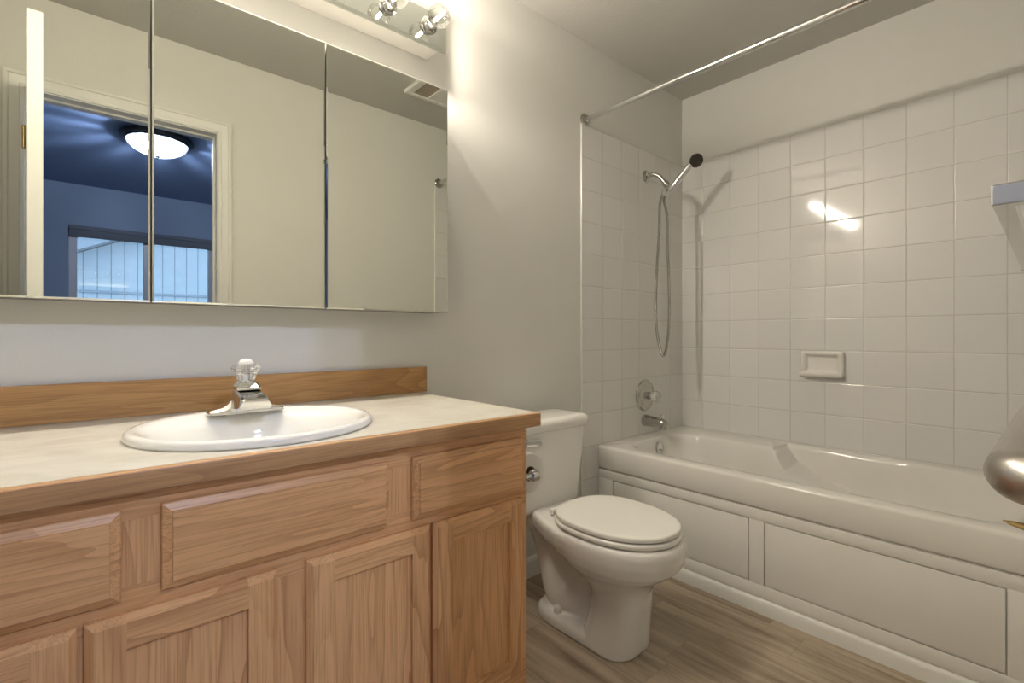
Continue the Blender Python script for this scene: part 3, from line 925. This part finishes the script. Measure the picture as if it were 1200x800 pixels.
# soap dish
sd = thing('soap_dish', (TB, .781, Z(-.130)), 'white ceramic soap dish set in the long tiled wall', 'soap dish')
y0, y1, z0, z1 = .691, .871, Z(-.193), Z(-.070)
def sring(k, x, dk=0): return yzring(rrect(y0 + k, y1 - k, z0 + k + dk, z1 - k, x, .012, 4))
bm = loft([sring(0, TB - .0003), sring(0, TB - .018), sring(.004, TB - .025), sring(.011, TB - .027), sring(.019, TB - .024), sring(.026, TB - .006), sring(.032, TB - .003)], True, True)
obj('back', bm, M['acrylic'], sd, True, 60)
prof = [(-.010, .012), (-.026, .004), (-.036, .004), (-.045, .012), (-.047, .022), (-.043, .027), (-.038, .022), (-.026, .018), (-.010, .024)]
rings = []
for y, k in ((y0 + .006, .6), (y0 + .002, .85), (y0 + .008, 1), (y1 - .008, 1), (y1 - .002, .85), (y1 - .006, .6)):
    rings.append([Vector((TB + a * k, y, z0 - .006 + b)) for a, b in prof])
obj('tray', loft(rings), M['acrylic'], sd, True, 60)

# shower curtain rod
cr = thing('shower_curtain_rod', (1.778, .75, Z(1.019)), 'chrome shower curtain rod spanning above the tub edge', 'curtain rod')
RXx, RZz = 1.776, Z(1.020)
obj('rod', lathe((RXx, .0075, RZz), (0, 1, 0), [(0, .0125), (1.20, .0125), (1.2005, .0107), (AY - .015, .0107)], 20), M['chrome'], cr, True, 30)
for y, d in ((AY - .0004, -1), (.0065, 1)):
    obj('flange', lathe((RXx, y if d < 0 else .0079, RZz), (0, d, 0), [(0, .031), (.003, .031), (.007, .027), (.009, .019), (.022, .017), (.024, .0128)], 28), M['dull_chrome'], cr)

# towel bar and grab bar on the doorway wall
tb = thing('towel_bar', (.9, 0, Z(.121)), 'square chrome towel bar close to the camera above the brushed bar', 'towel bar')
def sqbar(x0, y0, x1, y1, w, za, zb):
    r = []
    for x, y in ((x0, y0), (x1, y1)):
        r.append([Vector((x, y - w, za)), Vector((x, y, za)), Vector((x, y, zb)), Vector((x, y - w, zb))])
    return loft(r)
obj('bar', sqbar(.609, .0456, 1.215, .0555, .0135, Z(.113), Z(.130)), M['chrome'], tb, False)
obj('post', box(.590, .608, .0003, .0460, Z(.1125), Z(.1305), .0012), M['chrome'], tb, False)
obj('post', box(1.2155, 1.234, .0003, .0565, Z(.1125), Z(.1305), .0012), M['chrome'], tb, False)
gb = thing('grab_bar', (.85, 0, Z(-.108)), 'thick brushed steel bar with rounded end low at right edge', 'grab bar')
gz = Z(-.124)
gp = spline([(.612, .001, gz), (.612, .008, gz), (.613, .016, gz), (.619, .0245, gz), (.632, .0300, gz), (.66, .0310, gz), (.85, .0315, gz), (1.10, .032, gz), (1.16, .0315, gz), (1.178, .027, gz), (1.184, .016, gz), (1.184, .001, gz)], 8)
obj('rail', tube(gp, .0238, 28), M['brushed'], gb, True, 80)
for x in (.612, 1.184):
    obj('flange', lathe((x, .0003, gz), (0, 1, 0), [(0, .036), (.002, .036), (.004, .032), (.005, .0239)], 32), M['brushed'], gb)

# small brass hook under the bar
bh = thing('towel_hook', (.60, 0, Z(-.165)), 'small pointed brass hook tip at right edge below the brushed bar', 'hook')
obj('plate', lathe((.625, .0003, Z(-.170)), (0, 1, 0), [(0, .011), (.002, .011), (.003, .008)], 20), M['brass'], bh)
obj('prong', tube(spline([(.625, .002, Z(-.170)), (.625, .02, Z(-.1695)), (.625, .033, Z(-.168)), (.624, .041, Z(-.1665))], 6), [.0042, .0042, .0041, .004, .004, .0038, .0037, .0036, .0034, .0032, .003, .0028, .0026, .0023, .002, .0016, .0012, .0008, .0005], 12), M['brass'], bh)

# ------------------------------------------------------------------ ceiling fan grille
vn = thing('exhaust_fan', (1.50, .40, CZ), 'white ceiling exhaust fan cover with tan grille seen in the right mirror', 'exhaust fan')
vx0, vx1, vy0, vy1 = 1.352, 1.66, .315, .52
bm = box(vx0, vx1, vy0, vy0 + .03, CZ - .022, CZ - .0003, .003)
box(vx0, vx1, vy1 - .03, vy1, CZ - .022, CZ - .0003, .003, bm=bm)
box(vx0, vx0 + .04, vy0 + .03, vy1 - .03, CZ - .022, CZ - .0003, .003, bm=bm)
box(1.485, 1.51, vy0 + .03, vy1 - .03, CZ - .022, CZ - .0003, .003, bm=bm)
box(vx1 - .03, vx1, vy0 + .03, vy1 - .03, CZ - .022, CZ - .0003, .003, bm=bm)
obj('frame', bm, M['white_plastic'], vn, False)
bm = box(vx0 + .041, 1.484, vy0 + .031, vy1 - .031, CZ - .008, CZ - .0005)
for i in range(9):
    y = vy0 + .036 + i * .0155
    box(vx0 + .041, 1.484, y, y + .006, CZ - .019, CZ - .008, bm=bm)
obj('grille', bm, M['grille'], vn, False)
obj('lens', box(1.511, vx1 - .031, vy0 + .031, vy1 - .031, CZ - .020, CZ - .004, .003), M['white_plastic'], vn, False)

# ------------------------------------------------------------------ bathroom door, swung open
HXp, HYp = DX0 + .001, .0225
dr = thing('door_1', (HXp, HYp, .008), 'white bathroom door swung open, its edge seen in the left mirror', 'door')
dr['kind'] = 'structure'
DW, DT = .668, .036
slab = obj('slab', box(HXp, HXp + DW, HYp - DT, HYp, .008, Z(1.006), .0015), M['trim'], dr, False)
for zc in (.25, 1.05, Z(.80)):
    bm = lathe((HXp - .001, HYp + .005, zc - .045), (0, 0, 1), [(-.004, .002), (0, .0055), (.09, .0055), (.094, .002)], 12)
    obj('hinge', bm, M['brass'], dr)
for s, yy in ((-1, HYp - DT), (1, HYp)):
    obj('knob', lathe((HXp + DW - .065, yy + s * .0003, .95), (0, s, 0), [(0, .030), (.003, .029), (.005, .014), (.012, .013), (.015, .022), (.022, .027), (.029, .024), (.033, .012), (.034, 0)], 28), M['brass'], dr)
dr.rotation_euler = (0, 0, math.radians(85.9))

# ------------------------------------------------------------------ bedroom seen in the mirror
BY0, BY1 = -3.21, -0.115
BXa, BXb = -1.9, 2.6
struct('floor_bedroom', box(BXa - .1, BXb + .1, BY0 - .1, -0.0601, -.1, -.002), M['carpet'])
struct('ceiling_bedroom', box(BXa - .1, BXb + .1, BY0 - .1, BY1 - .0001, CZ, CZ + .1), M['blue_cast_ceiling'])
struct('wall_bedroom_left', box(BXa - .1, BXa, BY0, BY1, 0, CZ), M['blue_cast_wall'])
struct('wall_bedroom_right', box(BXb, BXb + .1, BY0, BY1, 0, CZ), M['blue_cast_wall'])
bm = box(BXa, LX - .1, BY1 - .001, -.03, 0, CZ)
struct('wall_bedroom_near', bm, M['blue_cast_wall'])
WX0, WX1, WZ0, WZ1 = -.125, 1.035, .85, Z(1.018)
bm = box(BXa, WX0, BY0 - .14, BY0, 0, CZ)
box(WX1, BXb, BY0 - .14, BY0, 0, CZ, bm=bm)
box(WX0, WX1, BY0 - .14, BY0, 0, WZ0, bm=bm)
box(WX0, WX1, BY0 - .14, BY0, WZ1, CZ, bm=bm)
struct('wall_bedroom_far', bm, M['blue_cast_wall'])
win = thing('window_1', (.45, BY0 - .06, WZ0), 'two pane sliding window in the blue lit room seen in the mirror', 'window')
win['kind'] = 'structure'
wy = BY0 - .075
bm = box(WX0, WX0 + .06, wy - .04, wy + .04, WZ0, WZ1, .004)
box(WX1 - .055, WX1, wy - .04, wy + .04, WZ0, WZ1, .004, bm=bm)
box(WX0 + .06, WX1 - .055, wy - .04, wy + .04, WZ0, WZ0 + .05, .004, bm=bm)
box(WX0 + .06, WX1 - .055, wy - .04, wy + .04, WZ1 - .05, WZ1, .004, bm=bm)
obj('window_frame', bm, M['vinyl_frame'], win, False)
obj('meeting_stile', box(.425, .490, wy - .02, wy + .03, WZ0 + .05, WZ1 - .05, .003), M['vinyl_frame'], win, False)
obj('pane', box(WX0 + .06, .425, wy - .002, wy + .002, WZ0 + .05, WZ1 - .05), M['pane'], win, False)
obj('pane', box(.490, WX1 - .055, wy - .012, wy - .008, WZ0 + .05, WZ1 - .05), M['pane'], win, False)
bl = thing('window_blind', (.45, BY0, WZ1), 'dark raised blind along the top of the window seen in the mirror', 'blind')
bm = box(WX0 + .004, WX1 - .004, BY0 - .028, BY0 + .012, WZ1 - .038, WZ1 - .002, .003)
obj('headrail', bm, M['fabric_shade'], bl, False)
bm = box(WX0 + .008, WX1 - .008, BY0 - .026, BY0 + .006, WZ1 - .105, WZ1 - .0385, .003)
for k in range(8):
    z = WZ1 - .044 - k * .0075
    box(WX0 + .008, WX1 - .008, BY0 - .028, BY0 + .009, z - .0025, z, bm=bm)
obj('folded_slats', bm, M['fabric_shade'], bl, False)

LXc, LYc = .375, -1.40
cl = thing('ceiling_light', (LXc, LYc, CZ), 'flush ceiling light with fluted glass bowl seen in the mirror', 'ceiling light')
obj('pan', lathe((LXc, LYc, CZ - .0004), (0, 0, -1), [(0, .150), (.006, .190), (.016, .212), (.026, .214), (.034, .205), (.038, .190), (.044, .186), (.050, .178), (.046, .165), (.02, .14), (.015, 0)], 56), M['dark_bronze'], cl, True, 30)
def flute(u, h): return 1.0 + .018 * math.sin(2 * PI * u * 28)
obj('shade', lathe((LXc, LYc, CZ - .048), (0, 0, -1), [(0, .176), (.022, .168), (.046, .146), (.066, .115), (.082, .075), (.090, .035), (.092, .012)], 168, cap0=False, mod=flute), M['flute'], cl, True, 80)
obj('finial', lathe((LXc, LYc, CZ - .139), (0, 0, -1), [(0, .012), (.004, .013), (.010, .009), (.016, .010), (.022, .004), (.023, 0)], 20), M['dark_bronze'], cl)
for s in (-1, 1):
    obj('bulb', lathe((LXc + s * .06, LYc + .01, CZ - .062), (0, 0, -1), [(-.012, .001), (.0, .014), (.012, .024), (.028, .024), (.040, .014), (.045, .001)], 16), M['lamp_glow'], cl)

# neighbouring house beyond the window
NY = -8.6
nh_ = thing('neighbor_house', (1.0, NY, 0), 'pale grooved siding house with gable roof outside the bedroom window', 'house')
nb = bmesh.new()
# gable end rises to the right
pts = [(-1.35, -1.5), (7.5, -1.5), (7.5, 4.13), (3.4, 4.13), (-1.35, 1.88)]
loft([[Vector((x, NY, z)) for x, z in pts], [Vector((x, NY - .2, z)) for x, z in pts]], bm=nb)
obj('siding', nb, M['siding'], nh_, False)
def rake(y0, y1, dz0, dz1):
    r = []
    for x, z in ((-2.05, 1.548), (3.4, 4.13), (7.5, 4.13)):
        r.append([Vector((x, y0, z + dz0)), Vector((x, y1, z + dz0)), Vector((x, y1, z + dz1)), Vector((x, y0, z + dz1))])
    return loft(r)
obj('fascia', rake(NY + .42, NY + .45, .0, .20), M['fascia'], nh_, False)
obj('soffit', rake(NY + .0005, NY + .4195, .02, .05), M['fascia'], nh_, False)
obj('roof', rake(NY - 4, NY + .47, .21, .25), M['roof'], nh_, False)
obj('band_board', box(-1.35, 7.5, NY + .0005, NY + .03, 1.79, 1.83), M['fascia'], nh_, False)
struct('ground', box(-12, 14, -16, BY0 - .15, -1.6, -1.5), M['concrete'])
